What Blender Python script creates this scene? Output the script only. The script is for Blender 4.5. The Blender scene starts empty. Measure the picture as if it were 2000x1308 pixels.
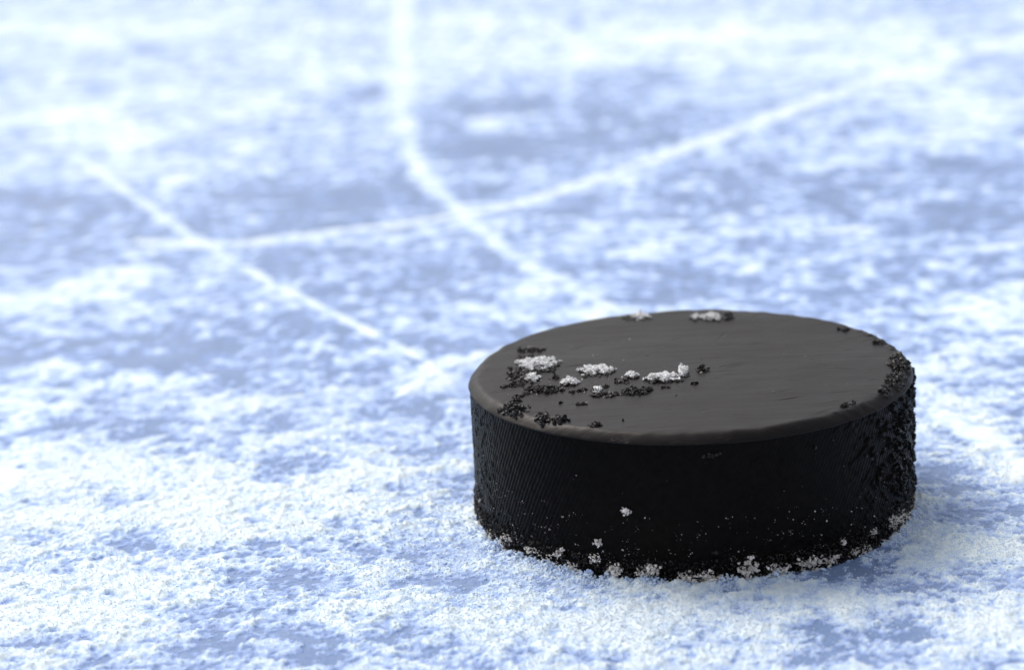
import bpy, math, random
import numpy as np

# ------------------------------------------------------------------ camera / light first
S = bpy.context.scene
COL = S.collection
MM = 0.001                                   # everything below is authored in millimetres
rng = np.random.default_rng(7)
random.seed(7)

CAM = np.array([-30.2, -355.8, 132.0])
PITCH, ROLL, FPX, PW, PH = math.radians(15.675), math.radians(-3.024), 4200.0, 2000.0, 1308.0
fw = np.array([0, math.cos(PITCH), -math.sin(PITCH)])
rt0 = np.array([1.0, 0, 0]); up0 = np.cross(rt0, fw)
rt = rt0 * math.cos(ROLL) + up0 * math.sin(ROLL)
up = -rt0 * math.sin(ROLL) + up0 * math.cos(ROLL)

cam_d = bpy.data.cameras.new('camera'); cam = bpy.data.objects.new('camera', cam_d); COL.objects.link(cam)
from mathutils import Matrix, Vector
cam.matrix_world = Matrix(((rt[0], up[0], -fw[0], CAM[0]*MM), (rt[1], up[1], -fw[1], CAM[1]*MM),
                           (rt[2], up[2], -fw[2], CAM[2]*MM), (0, 0, 0, 1)))
cam_d.sensor_width = 36; cam_d.lens = FPX / PW * 36
cam_d.clip_start = 0.01; cam_d.clip_end = 200
cam_d.dof.use_dof = True; cam_d.dof.focus_distance = 0.352; cam_d.dof.aperture_fstop = 16.5
S.camera = cam

SUN_EL, SUN_AZ = math.radians(51), math.radians(-40)     # azimuth from +Y towards +X: sun to the left, a little behind the puck
W = bpy.data.worlds.new('World'); S.world = W; W.use_nodes = True
nt = W.node_tree; bg = nt.nodes['Background']
sky = nt.nodes.new('ShaderNodeTexSky'); sky.sky_type = 'NISHITA'; sky.sun_disc = False
sky.sun_elevation = SUN_EL; sky.sun_rotation = SUN_AZ
sky.air_density = 1.0; sky.dust_density = 6.0; sky.ozone_density = 1.0
hs = nt.nodes.new('ShaderNodeHueSaturation'); hs.inputs['Saturation'].default_value = 0.35
nt.links.new(sky.outputs[0], hs.inputs['Color']); nt.links.new(hs.outputs[0], bg.inputs['Color'])
bg.inputs['Strength'].default_value = 0.15

sl = bpy.data.lights.new('sun', 'SUN'); sl.energy = 0.9; sl.angle = math.radians(40); sl.color = (1.0, 0.988, 0.972)
so = bpy.data.objects.new('sun', sl); COL.objects.link(so)
sd = Vector((math.sin(SUN_AZ)*math.cos(SUN_EL), math.cos(SUN_AZ)*math.cos(SUN_EL), math.sin(SUN_EL)))
so.rotation_euler = sd.to_track_quat('Z', 'Y').to_euler()
S.view_settings.view_transform = 'Standard'; S.view_settings.look = 'None'
S.view_settings.exposure = 0.07; S.view_settings.gamma = 1

# ------------------------------------------------------------------ helpers
def G(px, py, z=0.0):
    """point at height z (mm) of the place seen at a spot of the photograph"""
    px = np.asarray(px, float); py = np.asarray(py, float)
    d = fw + ((px - PW/2)/FPX)[..., None]*rt + ((PH/2 - py)/FPX)[..., None]*up
    t = (z - CAM[2]) / d[..., 2]
    return (CAM + d*t[..., None])[..., :2]

def side_pt(px, py, R=38.0):
    """where the line of sight through a spot of the photograph meets the puck's side"""
    d = fw + ((px - PW/2)/FPX)*rt + ((PH/2 - py)/FPX)*up
    a = d[0]**2+d[1]**2; b = 2*(CAM[0]*d[0]+CAM[1]*d[1]); c = CAM[0]**2+CAM[1]**2-R*R
    disc = max(b*b-4*a*c, 0); t = (-b-math.sqrt(disc))/(2*a)
    p = CAM+d*t
    return math.atan2(p[1], p[0]), p[2]

R, HT = 38.1, 25.05                           # the puck's radius and height
def _h(ix, iy, seed):
    n = (ix.astype(np.int64)*374761393 + iy.astype(np.int64)*668265263 + seed*974634777) & 0xffffffff
    n = ((n ^ (n >> 13)) * 1274126177) & 0xffffffff
    return ((n ^ (n >> 16)) & 0xffff) / 65535.0 * 2*math.pi
def perlin(x, y, seed=0):
    x0 = np.floor(x); y0 = np.floor(y); fx = x-x0; fy = y-y0
    u = fx*fx*fx*(fx*(fx*6-15)+10); v = fy*fy*fy*(fy*(fy*6-15)+10)
    def g(dx, dy):
        a = _h(x0+dx, y0+dy, seed); return np.cos(a)*(fx-dx)+np.sin(a)*(fy-dy)
    return 1.5*((g(0,0)*(1-u)+g(1,0)*u)*(1-v)+(g(0,1)*(1-u)+g(1,1)*u)*v)
def noise(x, y, size, seed=0, octv=1, rough=.5):
    r = 0; a = 1; s = size
    for k in range(octv):
        r = r + a*perlin(x/s + 17.3*k, y/s - 9.1*k, seed+k*31); a *= rough; s *= .5
    return r
def smooth(x, a, b):
    t = np.clip((x-a)/(b-a), 0, 1); return t*t*(3-2*t)

def mesh_np(name, V, F, mat, parent=None, smoothf=True, attrs=None):
    """V in millimetres; F an (n,3) or (n,4) index array"""
    me = bpy.data.meshes.new(name); V = np.asarray(V, np.float32)*MM; F = np.asarray(F, np.int32)
    k = F.shape[1]
    me.vertices.add(len(V)); me.vertices.foreach_set('co', V.ravel())
    me.loops.add(F.size); me.loops.foreach_set('vertex_index', F.ravel())
    me.polygons.add(len(F)); me.polygons.foreach_set('loop_start', np.arange(0, F.size, k, dtype=np.int32))
    try: me.polygons.foreach_set('loop_total', np.full(len(F), k, np.int32))
    except Exception: pass
    me.update(calc_edges=True)
    me.polygons.foreach_set('use_smooth', np.full(len(F), smoothf))
    for an, av in (attrs or {}).items():
        at = me.attributes.new(an, 'FLOAT', 'POINT'); at.data.foreach_set('value', np.asarray(av, np.float32).ravel())
    me.materials.append(mat); me.update()
    o = bpy.data.objects.new(name, me); COL.objects.link(o)
    if parent: o.parent = parent
    return o
def gridF(nx, ny, wrapx=False):
    i = np.arange(nx if wrapx else nx-1); j = np.arange(ny-1)
    I, J = np.meshgrid(i, j); I2 = (I+1) % nx
    return np.stack([J*nx+I, J*nx+I2, (J+1)*nx+I2, (J+1)*nx+I], -1).reshape(-1, 4)
def tag(o, label=None, cat=None, group=None, kind=None):
    for k, v in (('label', label), ('category', cat), ('group', group), ('kind', kind)):
        if v: o[k] = v
    return o
def empty(name, loc=(0,0,0)):
    o = bpy.data.objects.new(name, None); o.location = Vector(loc)*MM; o.empty_display_size = .01
    COL.objects.link(o); return o

class NT:
    def __init__(s, name):
        s.m = bpy.data.materials.new(name); s.m.use_nodes = True; s.t = s.m.node_tree
        s.b = s.t.nodes['Principled BSDF']; s.tc = s.t.nodes.new('ShaderNodeTexCoord')
    def n(s, ty, **kw):
        nd = s.t.nodes.new(ty)
        for k, v in kw.items():
            if k in nd.inputs: nd.inputs[k].default_value = v
            else: setattr(nd, k, v)
        return nd
    def l(s, a, b): s.t.links.new(a, b)
    def noise(s, scale, detail=3, rough=.5, vec=None, dist=0):
        nd = s.n('ShaderNodeTexNoise'); nd.inputs['Scale'].default_value = scale
        nd.inputs['Detail'].default_value = detail; nd.inputs['Roughness'].default_value = rough
        nd.inputs['Distortion'].default_value = dist
        s.l(vec if vec else s.tc.outputs['Object'], nd.inputs['Vector']); return nd.outputs['Fac']
    def ramp(s, fac, stops, interp='LINEAR'):
        nd = s.n('ShaderNodeValToRGB'); cr = nd.color_ramp; cr.interpolation = interp
        while len(cr.elements) < len(stops): cr.elements.new(.5)
        for e, (p, c) in zip(cr.elements, stops):
            e.position = p; e.color = (c, c, c, 1) if isinstance(c, (int, float)) else (*c, 1)
        s.l(fac, nd.inputs['Fac']); return nd.outputs['Color']
    def math(s, op, a, b=None):
        nd = s.n('ShaderNodeMath', operation=op)
        for i, v in enumerate((a, b)):
            if v is None: continue
            if isinstance(v, (int, float)): nd.inputs[i].default_value = v
            else: s.l(v, nd.inputs[i])
        return nd.outputs[0]
    def bump(s, h, dist, strength=1.0, prev=None):
        nd = s.n('ShaderNodeBump'); nd.inputs['Distance'].default_value = dist; nd.inputs['Strength'].default_value = strength
        s.l(h, nd.inputs['Height'])
        if prev: s.l(prev, nd.inputs['Normal'])
        return nd.outputs['Normal']
    def stretch(s, sx, sy, sz, rot=0):
        nd = s.n('ShaderNodeMapping'); nd.inputs['Scale'].default_value = (sx, sy, sz); nd.inputs['Rotation'].default_value[2] = rot
        s.l(s.tc.outputs['Object'], nd.inputs['Vector']); return nd.outputs['Vector']

# ------------------------------------------------------------------ materials
ICE = (.215, .305, .505)
def mat_ice():
    m = NT('blue_ice')
    big = m.noise(60, 4, .6); fine = m.noise(900, 3, .6)
    f = m.math('ADD', m.math('MULTIPLY', big, .6), m.math('MULTIPLY', fine, .4))
    c = m.ramp(f, [(.36, (.17, .25, .45)), (.5, ICE), (.62, (.25, .34, .56))])
    m.l(c, m.b.inputs['Base Color'])
    m.b.inputs['Roughness'].default_value = .38; m.b.inputs['IOR'].default_value = 1.31; m.b.inputs['Specular IOR Level'].default_value = .3
    m.l(m.bump(m.noise(500, 3, .6), .0006, .35), m.b.inputs['Normal'])
    return m.m
def mat_snow():
    m = NT('snow_cover')
    at = m.n('ShaderNodeAttribute', attribute_name='cover')
    gr = m.noise(2300, 2, .6); g2 = m.noise(700, 2, .6)
    v = m.math('ADD', at.outputs['Fac'], m.math('ADD', m.math('MULTIPLY', m.math('SUBTRACT', gr, .5), .22),
                                                 m.math('MULTIPLY', m.math('SUBTRACT', g2, .5), .25)))
    c = m.ramp(v, [(0, (.20, .29, .51)), (.16, (.28, .38, .66)), (.42, (.43, .57, .87)), (.72, (.64, .78, .985)), (1, (.81, .91, 1))])
    m.l(c, m.b.inputs['Base Color'])
    m.b.inputs['Subsurface Weight'].default_value = .6; m.b.inputs['Subsurface Radius'].default_value = (1, 1, 1.1); m.b.inputs['Subsurface Scale'].default_value = .0006
    m.b.inputs['Roughness'].default_value = .6; m.b.inputs['IOR'].default_value = 1.31
    m.b.inputs['Specular IOR Level'].default_value = .2
    h = m.math('ADD', gr, m.math('MULTIPLY', g2, 1.2))
    m.l(m.bump(h, .00012, .35), m.b.inputs['Normal'])
    return m.m
def mat_grain(name, cols, rough=.25, trans=.0, ior=1.31):
    m = NT(name)
    oi = m.n('ShaderNodeNewGeometry')
    c = m.ramp(oi.outputs['Random Per Island'], [(i/(len(cols)-1), c) for i, c in enumerate(cols)])
    m.l(c, m.b.inputs['Base Color'])
    m.b.inputs['Roughness'].default_value = rough; m.b.inputs['IOR'].default_value = ior
    m.b.inputs['Transmission Weight'].default_value = trans
    return m.m
def mat_rubber_top():
    m = NT('black_rubber')
    vec = m.stretch(1, 7, 1, .25)
    f = m.noise(60, 5, .62, vec); g = m.noise(900, 3, .6, m.stretch(1, 3, 1, .1))
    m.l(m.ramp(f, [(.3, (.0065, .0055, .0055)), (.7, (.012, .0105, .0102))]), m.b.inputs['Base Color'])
    wear = m.noise(38, 3, .6, m.stretch(1, 1.6, 1, .3))
    m.l(m.math('ADD', m.ramp(f, [(.3, .26), (.7, .38)]), m.math('MULTIPLY', wear, .16)), m.b.inputs['Roughness'])
    m.b.inputs['IOR'].default_value = 1.28; m.b.inputs['Specular Tint'].default_value = (1, .92, .90, 1)
    n = m.bump(f, .0004, .25); n = m.bump(g, .00006, .5, n)
    # short scuffs
    sc = m.noise(260, 2, .5, m.stretch(1, 9, 1, .2), 1.5)
    n = m.bump(m.ramp(sc, [(.66, 0), (.72, 1)]), .00012, .5, n)
    m.l(n, m.b.inputs['Normal'])
    return m.m
def mat_rubber_side():
    m = NT('black_rubber_grip')
    f = m.noise(700, 4, .6)
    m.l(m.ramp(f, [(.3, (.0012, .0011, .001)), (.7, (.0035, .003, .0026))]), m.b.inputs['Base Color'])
    m.b.inputs['Roughness'].default_value = .33; m.b.inputs['IOR'].default_value = 1.14
    m.b.inputs['Specular Tint'].default_value = (1, .92, .84, 1)
    m.l(m.bump(m.noise(2200, 3, .6), .00008, .6), m.b.inputs['Normal'])
    return m.m
M_ICE, M_SNOW = mat_ice(), mat_snow()
M_TOP, M_SIDE = mat_rubber_top(), mat_rubber_side()
M_GRAIN = mat_grain('snow_crystal', [(.52, .66, 1), (.65, .78, 1), (.78, .88, 1)], .7)
for _m in (M_GRAIN,):
    _b = _m.node_tree.nodes['Principled BSDF']; _b.inputs['Subsurface Weight'].default_value = .4
    _b.inputs['Subsurface Radius'].default_value = (1, 1, 1); _b.inputs['Subsurface Scale'].default_value = .0002; _b.inputs['Specular IOR Level'].default_value = .25
M_WHITE = mat_grain('white_ice_crystal', [(.74, .74, .75), (.88, .88, .88), (.93, .93, .93)], .22, .0)
M_BEIGE = mat_grain('warm_cast_ice_crystal', [(.45, .40, .36), (.86, .80, .73), (.94, .90, .85)], .25, .0)  # beige: a warm cast of light put into the stuck snow's colour
M_SPECK = mat_grain('half_melted_frost', [(.06, .05, .04), (.35, .31, .27), (.85, .78, .70)], .2)
M_DARK = mat_grain('dark_wet_ice', [(.010, .0095, .010), (.022, .020, .021), (.06, .052, .050)], .3, 0, 1.31)

# ------------------------------------------------------------------ ice sheet
sx = np.array([-20000, -2000, -500, 0, 500, 2000, 20000.]); X, Y = np.meshgrid(sx, sx)
o = mesh_np('ice', np.stack([X, Y, 0*X], -1).reshape(-1, 3), gridF(7, 7), M_ICE); tag(o, kind='structure')

# ------------------------------------------------------------------ snow dusting as relief on the ice
# (centre, half extents in photo pixels, amount)
BLOBS = [
 # bright snow
 (300, 930, 330, 55, .55), (560, 985, 200, 40, .35), (90, 920, 120, 40, .4), (250, 290, 120, 45, .45), (90, 232, 110, 16, .7),
 (120, 585, 130, 24, .2), (470, 1040, 140, 25, .3), (1220, 1245, 60, 45, .6), (1880, 1070, 130, 40, .55), (1330, 1160, 160, 22, .25),
 (1560, 1185, 110, 30, .45), (1900, 600, 120, 45, .45), (1930, 840, 70, 50, .5), (1890, 810, 60, 35, .3), (860, 735, 90, 20, .6),
 (480, 800, 110, 20, .4), (650, 765, 60, 20, .4), (430, 780, 50, 18, .35), (250, 545, 50, 22, .5), (1200, 495, 90, 14, .4), (1420, 510, 50, 14, .4),
 (945, 239, 60, 5, .45), (1075, 246, 70, 5, .5), (860, 40, 120, 14, .5), (1250, 75, 330, 40, .35), (600, 155, 300, 30, .2), (1890, 490, 110, 8, .45),
 (1400, 458, 110, 6, .4), (1640, 450, 70, 7, .4), (60, 1230, 90, 22, .35), (220, 1190, 130, 40, .35), (700, 1130, 120, 40, .3), (980, 1230, 80, 40, .3),
 (1960, 1240, 60, 40, .25), (760, 925, 120, 18, .4), (350, 355, 30, 25, .4), (60, 1070, 60, 25, .2), (1380, 1270, 140, 25, .3), (320, 1130, 180, 35, .3),
 (250, 1010, 260, 40, .35), (900, 1190, 120, 22, .3), (620, 1200, 110, 30, .3), (1100, 1190, 110, 18, .25), (1960, 1180, 60, 30, .4), (1480, 1230, 60, 18, .3), (130, 1140, 120, 22, .3), (880, 1010, 60, 25, .25), (1820, 1280, 60, 12, .3),
 (1700, 1020, 50, 14, .3), (1830, 1090, 110, 22, .5), (1950, 1060, 60, 18, .4), (1660, 1180, 90, 22, .4), (1900, 1220, 80, 26, .45), (1240, 1220, 70, 24, .4), (1960, 920, 40, 30, .4), (1850, 880, 50, 16, .35), (400, 1010, 240, 40, .3), (150, 1010, 120, 22, .3),
 (180, 60, 200, 40, .2), (1750, 110, 240, 50, .25), (1900, 250, 140, 50, .2),
 # dark bare ice
 (1000, 205, 160, 18, -.8), (870, 245, 50, 30, -.35), (970, 288, 150, 26, -.75), (1150, 262, 60, 30, -.35), (1250, 220, 150, 30, -.35), (700, 180, 55, 20, -.55), (600, 390, 270, 50, -.45), (120, 425, 130, 38, -.55),
 (660, 510, 170, 26, -.45), (1500, 370, 500, 40, -.35), (1900, 425, 130, 35, -.4), (400, 660, 330, 35, -.40), (340, 715, 90, 14, -.5),
 (1350, 570, 180, 25, -.4), (690, 740, 150, 18, -.4), (565, 905, 75, 18, -.7), (330, 890, 60, 10, -.6), (480, 850, 60, 12, -.5), (720, 860, 60, 16, -.4), (810, 885, 90, 20, -.35),
 (100, 965, 90, 20, -.45), (80, 1060, 110, 25, -.5), (260, 1055, 50, 22, -.5), (510, 1070, 50, 18, -.55), (590, 1140, 70, 12, -.6), (820, 1140, 80, 12, -.7), (790, 1240, 60, 18, -.5),
 (660, 1290, 70, 14, -.4), (60, 1255, 100, 10, -.4), (200, 1290, 50, 10, -.4), (430, 1250, 120, 9, -.3), (990, 1215, 45, 12, -.6), (900, 1255, 50, 14, -.3),
 (1850, 925, 70, 20, -.55), (1890, 960, 60, 12, -.4), (1660, 1100, 110, 16, -.5), (1740, 1075, 40, 10, -.5), (1600, 1130, 80, 12, -.5), (1830, 1150, 70, 18, -.5), (1600, 1240, 60, 30, -.6), (1780, 1235, 60, 22, -.55),
 (1560, 1285, 70, 14, -.5), (1930, 1110, 50, 16, -.3), (1700, 1290, 140, 12, -.4), (1430, 1195, 40, 10, -.4), (1950, 1000, 80, 22, -.35), (150, 520, 60, 12, -.3), (870, 560, 60, 14, -.3),
]
BL = []
for px, py, wx, wy, a in BLOBS:
    c = G(px, py); ex = abs(G(px+wx, py)[0]-c[0]); ey = abs(G(px, py-wy)[1]-G(px, py+wy)[1])/2
    BL.append((c[0], c[1], ex, ey, a))
def polyline(pts):
    return np.array([G(a, b) for a, b in pts])
TRACKS = [   # photo spots, half width mm, label
 ([(800, -60), (785, 40), (783, 120), (783, 200), (795, 290), (828, 345), (885, 405), (960, 470), (1050, 530), (1130, 573), (1225, 618), (1330, 680)],
  [9, 9, 8, 7, 5.6, 5.2, 4.6, 4.0, 3.5, 3.1, 3.0, 2.6], 'widest white skate track, running down the ice from the far edge to behind the puck'),
 ([(120, 290), (200, 342), (290, 403), (370, 460), (440, 500), (540, 560), (640, 608), (720, 648), (800, 690), (850, 716)],
  [2.2, 2.8, 2.4, 2.4, 2.0, 2.0, 2.0, 1.8, 1.6, 1.4], 'thin white skate track slanting down the left of the ice towards the puck'),
 ([(265, 470), (350, 480), (430, 487), (520, 478), (620, 460), (740, 441), (870, 430), (950, 419), (1050, 390), (1150, 356), (1250, 325), (1350, 283), (1480, 243), (1600, 195), (1720, 155), (1900, 100), (2060, 60)],
  [4.0, 3.9, 4.0, 3.9, 4.0, 3.5, 2.8, 2.8, 3.2, 3.4, 3.8, 4.6, 5.0, 5.5, 6, 6, 6], 'long white skate track crossing the two others and rising to the upper right'),
 ([(740, 800), (800, 762), (860, 727), (930, 697), (1010, 672)],
  [1.2, 2.0, 2.4, 2.2, 1.8], 'short white snow streak on the ice just behind the left edge of the puck'),
 ([(1770, 775), (1850, 812), (1930, 858), (1990, 910), (2060, 985)],
  [2.2, 3.2, 3.4, 3.2, 3.0], 'curved white snow streak on the ice to the right of the puck'),
]
def cover_at(x, y):
    near = smooth(-y, -260, 40)                      # fine detail only where it can be seen
    w1 = noise(x, y, 14, 91)*2.2; w2 = noise(x, y, 14, 92)*2.2
    xx, yy = x+w1, y+w2
    c = .55 + .17*smooth(-y, -10, 40) - .10*smooth(y, 30, 110) + .16*smooth(y, 300, 520) + .34*noise(xx, yy, 50, 1, 2) + .5*noise(xx, yy*1.25, 14, 2, 2, .6) + (.62-.1*near)*noise(xx, yy*1.15, 4.2, 3, 2, .65)
    c = c + .45*near*noise(x, y, 1.7, 4, 2, .8)
    for (bx, by, ex, ey, a) in BL:
        q = ((xx-bx)/ex)**2+((yy-by)/ey)**2
        c = c + a*np.exp(-q*.9)*(1.12 if by < 20 else .95)
    r = np.hypot(x, y); th = np.degrees(np.arctan2(y, x))
    # snow pushed up round the foot of the puck, bare only at the front right
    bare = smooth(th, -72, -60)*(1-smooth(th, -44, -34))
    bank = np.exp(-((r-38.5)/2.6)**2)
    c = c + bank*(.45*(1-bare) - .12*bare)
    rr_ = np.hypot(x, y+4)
    foot = .7*np.exp(-((rr_-44)/9)**2)*smooth(-y, -5, 20)       # thinner, even frost before the puck, bluer also to paint in the puck's shade
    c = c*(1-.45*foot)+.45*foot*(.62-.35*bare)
    return c, bank*(1-bare)
def axis(a, b, step, lo, hi, g):
    core = list(np.arange(a, b, step)); s = step; v = b; out = []
    while v < hi: out.append(v); s *= g; v += s
    s = step; v = a-step; neg = []
    while v > lo: neg.append(v); s *= g; v -= s
    return np.array(neg[::-1]+core+out)
ax = axis(-118, 62, .27, -560, 560, 1.028)
ay = axis(-78, 20, .34, -300, 1000, 1.0085)
X, Y = np.meshgrid(ax, ay)
C, bank = cover_at(X, Y)
near = smooth(-Y, -200, 20)
gr = noise(X, Y, .9, 55, 2, .7)
hgt = np.clip((C-.10)*.42, -.25, .55)
lumpy = smooth(noise(X, Y, 3.4, 63, 3, .6), -.1, .8)*smooth(C, .45, .9)*near
Z = hgt + lumpy*.42 + near*.075*gr + .07*noise(X, Y, 3, 57)*smooth(C, .1, .6) + bank*(.08+.4*noise(X, Y, 1.8, 61, 2))*smooth(C, .3, .8)
inside = np.hypot(X, Y) < 36.5
Z = np.where(inside, -.3, Z)
cov = np.clip((C-.12)/1.05 + .22*lumpy, 0, 1)
snow = mesh_np('snow', np.stack([X, Y, Z], -1).reshape(-1, 3), gridF(len(ax), len(ay)), M_SNOW, attrs={'cover': cov})
tag(snow, 'patchy white snow dusting scattered over the blue ice', kind='stuff')
print('snow grid', len(ax), len(ay), 'faces', (len(ax)-1)*(len(ay)-1))

def bilin(x, y, A):
    i = np.clip(np.searchsorted(ax, x)-1, 0, len(ax)-2); j = np.clip(np.searchsorted(ay, y)-1, 0, len(ay)-2)
    u = (x-ax[i])/(ax[i+1]-ax[i]); v = (y-ay[j])/(ay[j+1]-ay[j])
    return (A[j, i]*(1-u)+A[j, i+1]*u)*(1-v)+(A[j+1, i]*(1-u)+A[j+1, i+1]*u)*v
Z_GROUND, cov_ground = Z, cov

# ------------------------------------------------------------------ skate tracks: ridges of shaved snow
def make_track(pts, hw, label, seed, gain):
    P = polyline(pts); L = np.r_[0, np.cumsum(np.hypot(*np.diff(P, axis=0).T))]
    n = int(L[-1]/.7); s = np.linspace(0, L[-1], n)
    # smooth path
    kn = 141 if L[-1] > 350 else 41; kh = kn//2
    px = np.interp(s, L, P[:, 0]); py = np.interp(s, L, P[:, 1]); h = np.interp(s, L, hw)
    k = np.hanning(kn); k /= k.sum()
    pad = lambda a: np.convolve(np.r_[2*a[0]-a[kh:0:-1], a, 2*a[-1]-a[-2:-kh-2:-1]], k, 'valid')
    px, py = pad(px), pad(py)
    tx, ty = np.gradient(px), np.gradient(py); ln = np.hypot(tx, ty); nx, ny = -ty/ln, tx/ln
    m = 27; t = np.linspace(-1.9, 1.9, m)
    X = px[:, None]+nx[:, None]*t[None]*h[:, None]; Y = py[:, None]+ny[:, None]*t[None]*h[:, None]
    edge = noise(X, Y, 5, seed, 3, .6)*.8 + noise(X, Y, 18, seed+5)*.6 + noise(X, Y, 1.4, seed+9)*.3
    endf = smooth(s, 0, 14)*smooth(L[-1]-s, 0, 14)
    prof = 1.05-np.abs(t[None])**1.3*.95+edge*.75 - (1-endf[:, None])*.9
    gz = np.maximum(bilin(X, Y, Z_GROUND), 0)
    Z = gz + np.clip(prof-.1, -.8, 1)*.32 + .05*noise(X, Y, 1.0, seed+3); Z[:, 0] = Z[:, -1] = -.6
    ok = np.hypot(X, Y) > 37.2
    Z = np.where(ok, Z, -.6)
    cov = np.clip(np.maximum(gain+prof*.66+.42*noise(X, Y, 8, seed+21, 3, .65), bilin(X, Y, cov_ground)), 0, 1)
    o = mesh_np('skate_track', np.stack([X, Y, Z], -1).reshape(-1, 3), gridF(m, n), M_SNOW, attrs={'cover': cov})
    return tag(o, label, 'skate track', 'white skate tracks across the ice')
for i, (p, h, lab) in enumerate(TRACKS): make_track(p, h, lab, 200+i*17, (.14, .22, .42, .2, .2)[i])

# ------------------------------------------------------------------ loose snow crystals over the sharp part of the ice
def grain_tree(mat):
    g = bpy.data.node_groups.new('crystals_on_points', 'GeometryNodeTree')
    g.interface.new_socket('Geometry', in_out='INPUT', socket_type='NodeSocketGeometry')
    g.interface.new_socket('Geometry', in_out='OUTPUT', socket_type='NodeSocketGeometry')
    N = g.nodes.new; i = N('NodeGroupInput'); o = N('NodeGroupOutput')
    ico = N('GeometryNodeMeshIcoSphere'); ico.inputs['Radius'].default_value = 1; ico.inputs['Subdivisions'].default_value = 1
    ss = N('GeometryNodeSetShadeSmooth'); sm = N('GeometryNodeSetMaterial'); sm.inputs['Material'].default_value = mat
    inst = N('GeometryNodeInstanceOnPoints')
    at = N('GeometryNodeInputNamedAttribute'); at.data_type = 'FLOAT_VECTOR'; at.inputs['Name'].default_value = 'size'
    ar = N('GeometryNodeInputNamedAttribute'); ar.data_type = 'FLOAT_VECTOR'; ar.inputs['Name'].default_value = 'turn'
    L = g.links.new
    L(i.outputs[0], inst.inputs['Points']); L(ico.outputs['Mesh'], sm.inputs['Geometry']); L(sm.outputs[0], ss.inputs['Geometry']); L(ss.outputs[0], inst.inputs['Instance'])
    L(at.outputs['Attribute'], inst.inputs['Scale']); L(ar.outputs['Attribute'], inst.inputs['Rotation'])
    L(inst.outputs[0], o.inputs[0]); return g
def grain_field(name, P, size, mat):
    me = bpy.data.meshes.new(name); me.vertices.add(len(P)); me.vertices.foreach_set('co', (P*MM).astype(np.float32).ravel())
    sc = size[:, None]*rng.uniform(.6, 1.3, (len(P), 3))*MM
    a = me.attributes.new('size', 'FLOAT_VECTOR', 'POINT'); a.data.foreach_set('vector', sc.astype(np.float32).ravel())
    a = me.attributes.new('turn', 'FLOAT_VECTOR', 'POINT'); a.data.foreach_set('vector', rng.uniform(0, 6.28, (len(P), 3)).astype(np.float32).ravel())
    me.materials.append(mat)
    o = bpy.data.objects.new(name, me); COL.objects.link(o)
    md = o.modifiers.new('crystals', 'NODES'); md.node_group = grain_tree(mat); return o
n = 240000
x = rng.uniform(-125, 75, n); y = -82+170*rng.random(n)**1.35
c = bilin(x, y, C); keep = (rng.random(n) < smooth(c, .05, .75)*.92+.05) & (np.hypot(x, y) > 38.3)
x, y, c = x[keep], y[keep], c[keep]
z = np.maximum(bilin(x, y, Z_GROUND), 0)
size = .075*np.clip(np.exp(.35*rng.normal(size=len(x))), .5, 2.2)*(1+.55*np.exp(-((np.hypot(x, y+20)-35)/22)**2))*(1+.5*(rng.random(len(x)) > .96))
o = grain_field('snow_grain', np.stack([x, y, z+size*.1], -1), size, M_GRAIN)
tag(o, 'loose sparkling snow crystals lying on the snow and ice round the puck', kind='stuff')
print('grains', len(x))

# ------------------------------------------------------------------ the puck
puck = empty('hockey_puck')
tag(puck, 'black rubber hockey puck lying flat on snowy ice, wet snow on its top', 'hockey puck')
NA = 720
th = np.linspace(0, 2*np.pi, NA, endpoint=False)
prof = [(0, HT)] + [(r, HT) for r in np.linspace(1, 36.0, 150)]
prof += [(a, HT-b) for a, b in ((36.35, .02), (36.6, .08), (36.85, .2), (37.1, .37), (37.4, .62), (37.7, .92), (37.92, 1.17),
                                (38.08, 1.38), (38.14, 1.5), (38.08, 1.57), (37.9, 1.61), (37.5, 1.63), (36.8, 1.65))]
prof = np.array(prof)
T, K = np.meshgrid(th, np.arange(len(prof)))
r = prof[K, 0]; z = prof[K, 1]
xx, yy = r*np.cos(T), r*np.sin(T)
wob = .11*noise(np.cos(T)*12, np.sin(T)*12+z*.2, 3, 71, 2)
edge = np.exp(-((r-36.8)/1.6)**2)
# worn and chipped stretches of the rim
deg = np.degrees(T)
worn = np.exp(-((np.abs(deg-12))/15)**2)*1.0 + np.exp(-((deg-310)/10)**2)*.25 + np.exp(-((deg-60)/6)**2)*.3
dent = np.zeros_like(xx)
for _ in range(80):
    dx0, dy0, an, ll = rng.uniform(-34, 34), rng.uniform(-34, 34), rng.normal(0, .5)+.2, rng.uniform(.4, 3.2)
    u = (xx-dx0)*math.cos(an)+(yy-dy0)*math.sin(an); w_ = -(xx-dx0)*math.sin(an)+(yy-dy0)*math.cos(an)
    dent += rng.choice([-1, 1])*.07*np.exp(-(u/ll)**2-(w_/.22)**2)
dz = dent*(r < 36) + edge*worn*.45*noise(xx, yy, 1.3, 73, 2, .6) + .05*noise(xx, yy, 9, 75, 2) + edge*.16*noise(xx, yy, 5, 79, 2) - edge*worn*.2
r2 = r + wob*smooth(r, 20, 38) + edge*worn*.35*noise(xx+z, yy, 1.6, 77, 2)
V = np.stack([r2*np.cos(T), r2*np.sin(T), z+dz*(z > HT-1.2)], -1).reshape(-1, 3)
mesh_np('rubber_top', V, gridF(NA, len(prof), True), M_TOP, puck)
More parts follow.
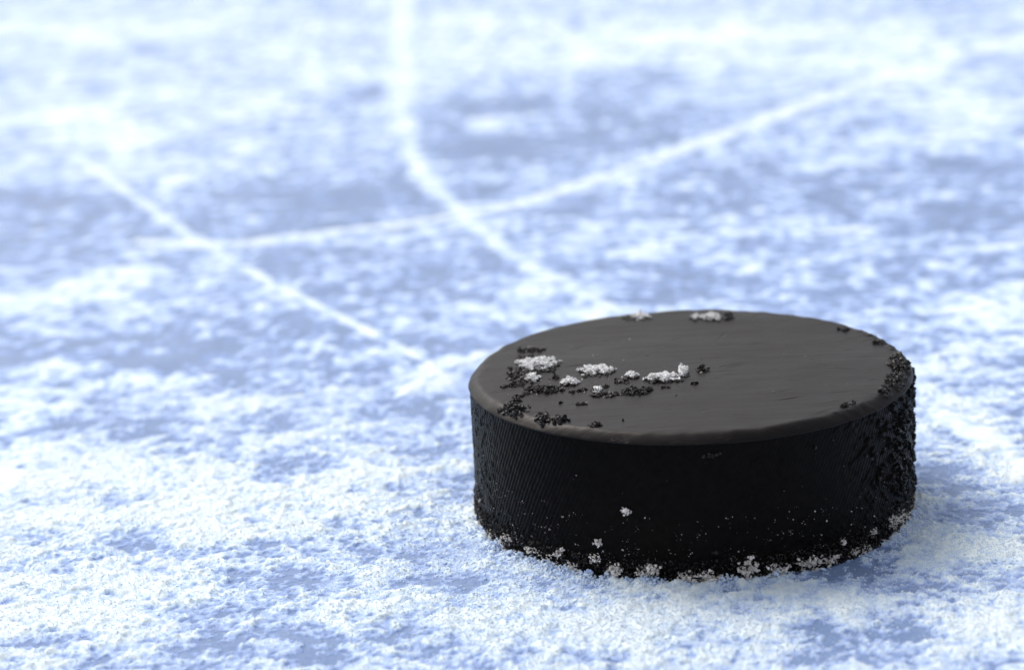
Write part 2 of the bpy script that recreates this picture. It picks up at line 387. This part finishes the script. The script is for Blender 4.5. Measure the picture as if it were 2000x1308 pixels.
# side grip band with slanted ribs, melted ice lumps and a rough foot
NA, NZ = 1700, 128
th = np.linspace(0, 2*np.pi, NA, endpoint=False); zz = np.linspace(-.05, HT-1.62, NZ)
T, Zs = np.meshgrid(th, zz)
deg = (np.degrees(T)+180) % 360-180            # -90 faces the viewer
U = T*R
seam = lambda f: f                                # noise is read on the cylinder itself, so it closes round
cx, cy = np.cos(T)*R, np.sin(T)*R
def cyl(size, seed, o=1, rough=.5):               # blend of two planar noises closing round the band
    return noise(cx+Zs*.37, Zs+cy*.61, size, seed, o, rough)+noise(cy-Zs*.29, Zs*1.1-cx*.53, size, seed+3, o, rough)
rib_n = 300
ribs = np.sin(rib_n*T - Zs*4.0 + 1.2*cyl(5, 81)*.5)
fadeL = smooth(HT-2.6-Zs, 0, 1.0)
lump_r = np.exp(-(((deg+30)/16)**2))*smooth(Zs, 3, 9)*.9 + np.exp(-(((deg+4)/10)**2))*.9     # right hand side
lump_b = (1-smooth(Zs, 1.5, 8.5))
lump_l = np.exp(-(((deg+165)/14)**2))*.4 + np.exp(-(((deg+215-360)/8)**2))*.2
ln = cyl(1.7, 83, 3, .7)
lumps = smooth(ln, .05, 1.0)*(lump_r*.8+lump_l*.5+lump_b*.28+.10*smooth(cyl(9, 87), .5, .9))
d = ribs*.038*(1-smooth(lumps, 0, .15))*(.45+.55*smooth(np.abs(deg+90), 20, 60)) + lumps + lump_b*.10*cyl(.9, 85, 2, .7)+.03*cyl(1.2, 89, 2)
foot = -.35*(1-smooth(Zs, 0, .8))
taper = np.minimum(1, (HT-1.62-Zs)/.3+.3)
rr = 37.95+d*taper+foot
V = np.stack([rr*np.cos(T), rr*np.sin(T), Zs], -1).reshape(-1, 3)
mesh_np('side_band', V, gridF(NA, NZ, True), M_SIDE, puck)

# ------------------------------------------------------------------ clumps of crystals
t_ = (1+5**.5)/2
ICO_V = np.array([(-1,t_,0),(1,t_,0),(-1,-t_,0),(1,-t_,0),(0,-1,t_),(0,1,t_),(0,-1,-t_),(0,1,-t_),(t_,0,-1),(t_,0,1),(-t_,0,-1),(-t_,0,1)])/math.hypot(1, t_)
ICO_F = np.array([(0,11,5),(0,5,1),(0,1,7),(0,7,10),(0,10,11),(1,5,9),(5,11,4),(11,10,2),(10,7,6),(7,1,8),(3,9,4),(3,4,2),(3,2,6),(3,6,8),(3,8,9),(4,9,5),(2,4,11),(6,2,10),(8,6,7),(9,8,1)])
def grains(P, size, jitter=.34, sharp=.3):
    """one mesh of irregular crystals at P"""
    n = len(P); A = rng.normal(size=(n, 3, 3)); Q, _ = np.linalg.qr(A)
    v = ICO_V[None]*rng.uniform(1-jitter, 1+jitter, (n, 12, 1))
    v = v*np.clip(np.exp(sharp*rng.normal(size=(n, 1, 3))), .4, 2.1)*np.clip(np.exp(.25*rng.normal(size=(n, 1, 1))), .6, 1.5); v = np.einsum('nij,nkj->nki', Q, v)*size[:, None, None]+P[:, None]
    F = (ICO_F[None]+(np.arange(n)*12)[:, None, None]).reshape(-1, 3)
    return v.reshape(-1, 3), F
def top_z(x, y):
    r = np.hypot(x, y); return np.where(r < 36.5, HT, HT-np.clip(r-36.6, 0, 1.6)*.93)
def footprint(px, py, wx, wy, n, seed, dens=.15):
    """points of a ragged patch on the puck's top; wx, wy half extents in photo pixels"""
    c = G(px, py, HT); ex = abs(G(px+wx, py, HT)[0]-c[0]); ey = abs(G(px, py-wy, HT)[1]-c[1])
    q = rng.uniform(-1.25, 1.25, (n*5, 2))
    X = c[0]+q[:, 0]*ex; Y = c[1]+q[:, 1]*ey
    f = 1-np.hypot(q[:, 0], q[:, 1])+.55*noise(X, Y, max(ex, ey)*.45, seed, 2)
    k = f > dens
    return X[k][:n], Y[k][:n], f[k][:n], ex, ey
def snow_clump(px, py, wx, wy, hmm, n, label, seed, base=1.0, bias=0):
    n = int(n*2.4)
    X, Y, f, ex, ey = footprint(px, py, wx, wy, n, seed, .1)
    c = G(px, py, HT); e = empty('snow_clump', (c[0], c[1], HT)); tag(e, label, 'snow clump', 'clumps of snow on top of the puck')
    off = np.array([c[0], c[1], HT])
    Z = top_z(X, Y)+rng.random(len(X))*smooth(f, .05, .6)*hmm*.7+.1
    s = rng.uniform(.075, .185, len(X))
    v, F = grains(np.stack([X, Y, Z], -1)-off, s, .34, .5); mesh_np('white_crystals', v, F, M_WHITE, e, False)
    nb = int(n*.4*base)  # darker grains low in the clump and towards its front
    X, Y, f, ex, ey = footprint(px+bias, py+wy*.45, wx*1.08, wy*1.1, nb, seed+1)
    s = rng.uniform(.10, .26, len(X)); Z = top_z(X, Y)+s*.25
    v, F = grains(np.stack([X, Y, Z], -1)-off, s); mesh_np('dark_base', v, F, M_DARK, e, False)
    return e
snow_clump(1053, 712, 40, 11, 1.3, 420, 'largest white snow clump near the left edge of the puck top', 1)
snow_clump(1164, 724, 32, 8, .9, 330, 'flat oblong white snow clump second from the left on the puck top', 2)
snow_clump(1039, 738, 14, 6, .8, 90, 'small white snow clump among dark wet ice below the largest clump', 3, 1.6)
snow_clump(1112, 746, 17, 6, .8, 80, 'small white snow clump just below the flat oblong clump', 4, 1.2)
snow_clump(1234, 734, 12, 5, .7, 70, 'tiny white snow clump between the two long clumps on the puck top', 5, 1.3)
snow_clump(1296, 738, 34, 6.5, .9, 300, 'long white snow clump farthest right of the row on the puck top', 6, 1.1)
snow_clump(1334, 728, 10, 7, 1.6, 80, 'tall narrow white snow clump standing at the right end of the long clump', 7, .5)
snow_clump(1166, 763, 9, 5, .7, 34, 'small sparkly white snow clump on the dark crust below the row of clumps', 8, 1.2)
snow_clump(1250, 619, 20, 5, .9, 70, 'blurred white snow clump at the back edge of the puck top, left of centre', 9, 1.2, -12)
snow_clump(1388, 620, 20, 6, 1.0, 70, 'blurred white snow clump at the back edge of the puck top beside a dark crumb', 10, 1.0)
snow_clump(1358, 620, 10, 5, .8, 24, 'small blurred snow fleck at the puck back edge, left of its larger neighbour', 11, 1.2)

def crust(px, py, wx, wy, hmm, n, label, seed, s0=.09, s1=.24):
    X, Y, f, ex, ey = footprint(px, py, wx*1.1, wy*1.1, int(n*1.9), seed, .02)
    ok = np.hypot(X, Y) < 37.6; X, Y, f = X[ok], Y[ok], f[ok]
    Z = top_z(X, Y)+rng.random(len(X))*smooth(f, 0, .6)*hmm+.04
    v, F = grains(np.stack([X, Y, Z], -1), rng.uniform(s0, s1, len(X)), .34, .5)
    o = mesh_np('ice_crumb', v, F, M_DARK, None, False)
    return tag(o, label, 'ice crumb', 'dark wet ice crumbs on the puck')
CR = [
 (1036, 684, 25, 3.5, .3, 60, 'thin dark ice crumb lying behind the largest snow clump'),
 (1028, 700, 16, 4, .3, 40, 'dark ice crumb touching the back of the largest snow clump'),
 (1020, 735, 26, 15, .35, 170, 'wide patch of dark wet ice around the left snow clumps'),
 (1052, 762, 32, 6, .5, 150, 'long dark ice crust below the smallest left snow clump'),
 (1000, 754, 20, 2.5, .25, 34, 'thin dark ice crumb pointing left towards the puck rim'),
 (1012, 775, 12, 2, .15, 16, 'small dark smear of wet ice near the left of the puck top'),
 (1008, 783, 10, 2, .15, 12, 'small dark smear of wet ice nearest the left rim of the puck'),
 (1093, 761, 8, 3, .25, 18, 'small dark ice crumb right of the long left crust'),
 (1116, 765, 4, 1.6, .15, 6, 'tiny dark ice dot between two crumbs on the puck top'),
 (1136, 762, 9, 2.4, .2, 16, 'narrow dark ice crumb left of the dark arc'),
 (1188, 772, 30, 3.5, .3, 70, 'left half of the thin dark arc of wet ice on the puck top'),
 (1238, 765, 25, 5.5, .5, 110, 'thicker right half of the dark arc of wet ice on the puck top'),
 (1263, 760, 10, 4, .35, 26, 'dark ice crumb at the right tip of the dark arc'),
 (1205, 746, 6, 3, .3, 10, 'small dark ice crumb below the tiny white clump, left one'),
 (1220, 746, 5, 3.5, .3, 8, 'small dark ice crumb below the tiny white clump, right one'),
 (1183, 756, 6, 1.6, .12, 7, 'thin dark ice fleck above the dark arc'),
 (1086, 737, 5, 3, .2, 9, 'small dark ice crumb between the left snow clumps'),
 (1371, 723, 10, 4, .6, 44, 'round dark ice crumb alone right of the tall snow clump'),
 (1357, 748, 7, 2, .2, 12, 'small dark ice crumb below the round lone crumb'),
 (1300, 757, 8, 1.2, .08, 6, 'faint dark smear below the long snow clump'),
 (1136, 789, 9, 1.8, .12, 9, 'thin dark ice fleck near the front left of the puck top'),
 (1094, 786, 3.5, 1.4, .1, 4, 'tiny dark ice dot near the front left of the puck top'),
 (1217, 820, 2, 1.2, .1, 2, 'single tiny dark dot near the front of the puck top'),
 (1000, 800, 26, 9, .6, 240, 'broad dark icy crust on the front left rim of the puck'),
 (1058, 815, 12, 6, .5, 60, 'dark ice crumb on the front left rim beside the broad crust'),
 (1092, 820, 17, 5, .5, 70, 'dark ice crumb farther along the front left rim of the puck'),
 (1162, 830, 10, 4, .3, 34, 'lone dark ice crumb at the front rim of the puck'),
 (1420, 619, 12, 5, .7, 44, 'blurred dark ice crumb at the back edge of the puck'),
 (1650, 644, 11, 2.5, .25, 22, 'thin dark ice fleck at the back right edge of the puck'),
 (1714, 669, 9, 2.5, .3, 20, 'small dark ice fleck at the right rear edge of the puck'),
 (1762, 712, 24, 20, .7, 430, 'large rough dark ice crust on the right rim of the puck, upper lump'),
 (1757, 744, 20, 12, .6, 240, 'rough dark ice crust on the right rim just under the upper lump'),
 (1729, 764, 11, 6, .3, 60, 'lowest dark ice crumb on the right rim of the puck'),
 (1665, 788, 5, 2.5, .3, 12, 'small dark chip on the front right rim of the puck'),
 (1650, 792, 5, 2.5, .3, 12, 'small dark chip on the front right rim, left of its twin'),
]
for i, c in enumerate(CR): crust(*c, seed=300+i*7)

n = 420
X = rng.normal(-22, 9, n); Y = rng.normal(-6, 7, n); k = (np.hypot(X, Y) < 36) & (rng.random(n) < .7); X, Y = X[k], Y[k]
X = np.r_[X, rng.uniform(-30, 30, 60)]; Y = np.r_[Y, rng.uniform(-20, 20, 60)]
v, F = grains(np.stack([X, Y, X*0+HT+.02], -1), np.clip(.045*np.exp(.4*rng.normal(size=len(X))), .02, .12), .34, .5)
o = mesh_np('snow_dust', v, F, M_SPECK, None, False); tag(o, 'sparse fine snow dust strewn over the top of the puck', kind='stuff')
# snow stuck to the side and foot of the puck
def stuck(px, py, wx, wy, n, label, seed, mat=M_BEIGE):
    a, z = side_pt(px, py); e = 1/11.6
    n = int(n*2.2); q = rng.uniform(-1.4, 1.4, (n*6, 2)); f = 1-np.hypot(q[:, 0], q[:, 1])+.9*noise(q[:, 0]*3, q[:, 1]*3, 1.6, seed, 3, .7)
    q = q[f > .15][:n]; f = f[f > .15][:n]
    # half extents across the view: widen on the parts of the side that turn away
    co = max(.35, abs(math.sin(a)))
    A = a+q[:, 0]*wx*e/R/co; Zq = np.maximum(z+q[:, 1]*wy*e, .1)
    s = rng.uniform(.05, .15, len(A)); rr = 38.0+rng.random(len(A))*smooth(f, .1, .7)*.7+s*.3
    v, F = grains(np.stack([rr*np.cos(A), rr*np.sin(A), Zq], -1), s, .34, .5)
    o = mesh_np('stuck_snow', v, F, mat, None, False)
    return tag(o, label, 'stuck snow', 'snow stuck to the side of the puck')
ST = [
 (1200, 1113, 13, 14, 110, 'pale snow lump rising from the ice at the front foot of the puck, left of centre'),
 (1272, 1112, 14, 11, 90, 'beige snow lump on the front foot of the puck, second along from the rising lump'),
 (1248, 1118, 7, 6, 24, 'small beige snow speck left of the beige lump on the front foot'),
 (1344, 1128, 16, 12, 110, 'bluish snow lump leaning on the puck foot at its lowest point'),
 (1462, 1108, 16, 17, 170, 'tall beige snow lump right of centre on the puck foot'),
 (1396, 1130, 28, 8, 130, 'long low snow ridge along the puck foot between two lumps'),
 (1524, 1112, 14, 8, 80, 'cream snow lump on the puck foot right of the tall one'),
 (1582, 1096, 24, 9, 150, 'widest cream snow lump on the right foot of the puck'),
 (1625, 1090, 14, 7, 60, 'cream snow lump just right of the widest one on the puck foot'),
 (1668, 1076, 10, 6, 36, 'small cream snow lump below the right side of the puck'),
 (1706, 1036, 8, 5, 20, 'small pale snow fleck above the right foot of the puck'),
 (1748, 1014, 16, 12, 110, 'pale snow lump at the far right foot of the puck'),
 (1168, 1058, 7, 7, 22, 'faint pale snow spot on the front of the puck'),
 (1224, 998, 10, 7, 18, 'faint pale snow spot in the middle of the puck front'),
 (1092, 1082, 6, 6, 28, 'bright cream snow dot on the lower left front of the puck'),
 (1098, 1072, 4, 4, 12, 'small curl of snow just above the bright cream dot'),
 (1036, 1072, 8, 7, 40, 'beige snow lump on the lower left of the puck'),
 (992, 1050, 6, 9, 30, 'upright beige snow fleck low on the left side of the puck'),
 (1163, 1090, 9, 9, 36, 'patchy beige snow fleck left of the rising lump'),
 (1118, 1104, 8, 6, 30, 'pale snow bit at the left front foot of the puck'),
 (1398, 1078, 4, 3, 8, 'tiny snow speck right of centre low on the puck front'),
 (1646, 1057, 5, 6, 14, 'small shiny snow fleck on the lower right front of the puck'),
 (1024, 1088, 14, 5, 50, 'thin pale snow ridge at the left foot of the puck'),
 (1392, 888, 13, 3, 26, 'small dark wet ice drop high on the puck front'),
]
for i, c in enumerate(ST): stuck(*c, seed=500+i*5, mat=(M_DARK if c[3] == 3 else M_BEIGE))
# broken line of small snow along the foot
n = 11000
A = np.radians(rng.uniform(-200, 15, n)); zq = .1+2.6*rng.random(n)**2.2
w = noise(A*R, zq*.6, 2.6, 621, 3, .65)*1.3+.55*noise(A*R, zq*0, 11, 623)-.22-zq*.16
k = rng.random(n)*.5 < w; A, zq = A[k], zq[k]; rr = 38.05+rng.random(len(A))*.6
v, F = grains(np.stack([rr*np.cos(A), rr*np.sin(A), zq], -1), rng.uniform(.05, .16, len(A)))
o = mesh_np('foot_snow', v, F, M_BEIGE, None, False); tag(o, 'broken line of fine snow clinging along the foot of the puck', kind='stuff')
# fine frost specks on the lower side
n = 8000
A = np.radians(rng.uniform(-190, 10, n)); zq = 12*rng.random(n)**3
cl = noise(A*R, zq, 3, 601, 2); k = cl+rng.random(n)*.45 > .36; A, zq = A[k], zq[k]
A2 = np.radians(rng.uniform(-180, 0, 60)); A = np.r_[A, A2]; zq = np.r_[zq, rng.uniform(2, 21, 60)]
s = np.minimum(.035*np.exp(.6*rng.normal(size=len(A))), .15)
v, F = grains(np.stack([38.1*np.cos(A), 38.1*np.sin(A), np.maximum(zq, .05)], -1), s)
o = mesh_np('frost_speck', v, F, M_SPECK, None, False); tag(o, 'fine frost specks scattered over the lower side of the puck', kind='stuff')
n = 5200
A = np.radians(rng.uniform(-200, 20, n)); zq = 4.2*rng.random(n)**2; rr = 38.05+rng.random(n)*.35
s = rng.uniform(.05, .17, n)
v, F = grains(np.stack([rr*np.cos(A), rr*np.sin(A), zq+.05], -1), s)
o = mesh_np('wet_grit', v, F, M_DARK, None, False); tag(o, 'black wet ice grit caked round the lower side of the puck', kind='stuff')
n = 9000
A = np.radians(rng.uniform(-70, 25, n)); zq = rng.uniform(2, 22.5, n); dg = np.degrees(A)
w = np.exp(-((dg+30)/15)**2)*.45+np.exp(-((dg+2)/9)**2)*.8+.55*noise(A*R, zq, 2.6, 641, 3, .6)-.35
k = rng.random(n) < w; A, zq = A[k], zq[k]; rr = 38.05+rng.random(len(A))*.4
v, F = grains(np.stack([rr*np.cos(A), rr*np.sin(A), zq], -1), rng.uniform(.06, .26, len(A)))
o = mesh_np('ice_crust', v, F, M_DARK, None, False); tag(o, 'rough black ice crust frozen to the right side of the puck', kind='stuff')
# crystals heaped against the foot
n = 15000
A = np.radians(rng.uniform(-205, 20, n)); deg = np.degrees(A)
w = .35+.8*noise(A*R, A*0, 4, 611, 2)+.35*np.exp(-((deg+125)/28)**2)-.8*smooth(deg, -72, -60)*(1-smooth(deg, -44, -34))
k = rng.random(n) < w; A = A[k]; w = w[k]; dd = rng.random(len(A))**1.6*3.2
zq = np.maximum(0, np.clip(w*1.6, 0, 1.5)*1.1*(1-dd/3.2))*rng.random(len(A))+.15; s = rng.uniform(.08, .22, len(A))
v, F = grains(np.stack([(38.2+dd)*np.cos(A), (38.2+dd)*np.sin(A), zq], -1), s)
o = mesh_np('snow_heap', v, F, M_GRAIN, None, True); tag(o, 'loose snow heaped against the foot of the puck', kind='stuff')
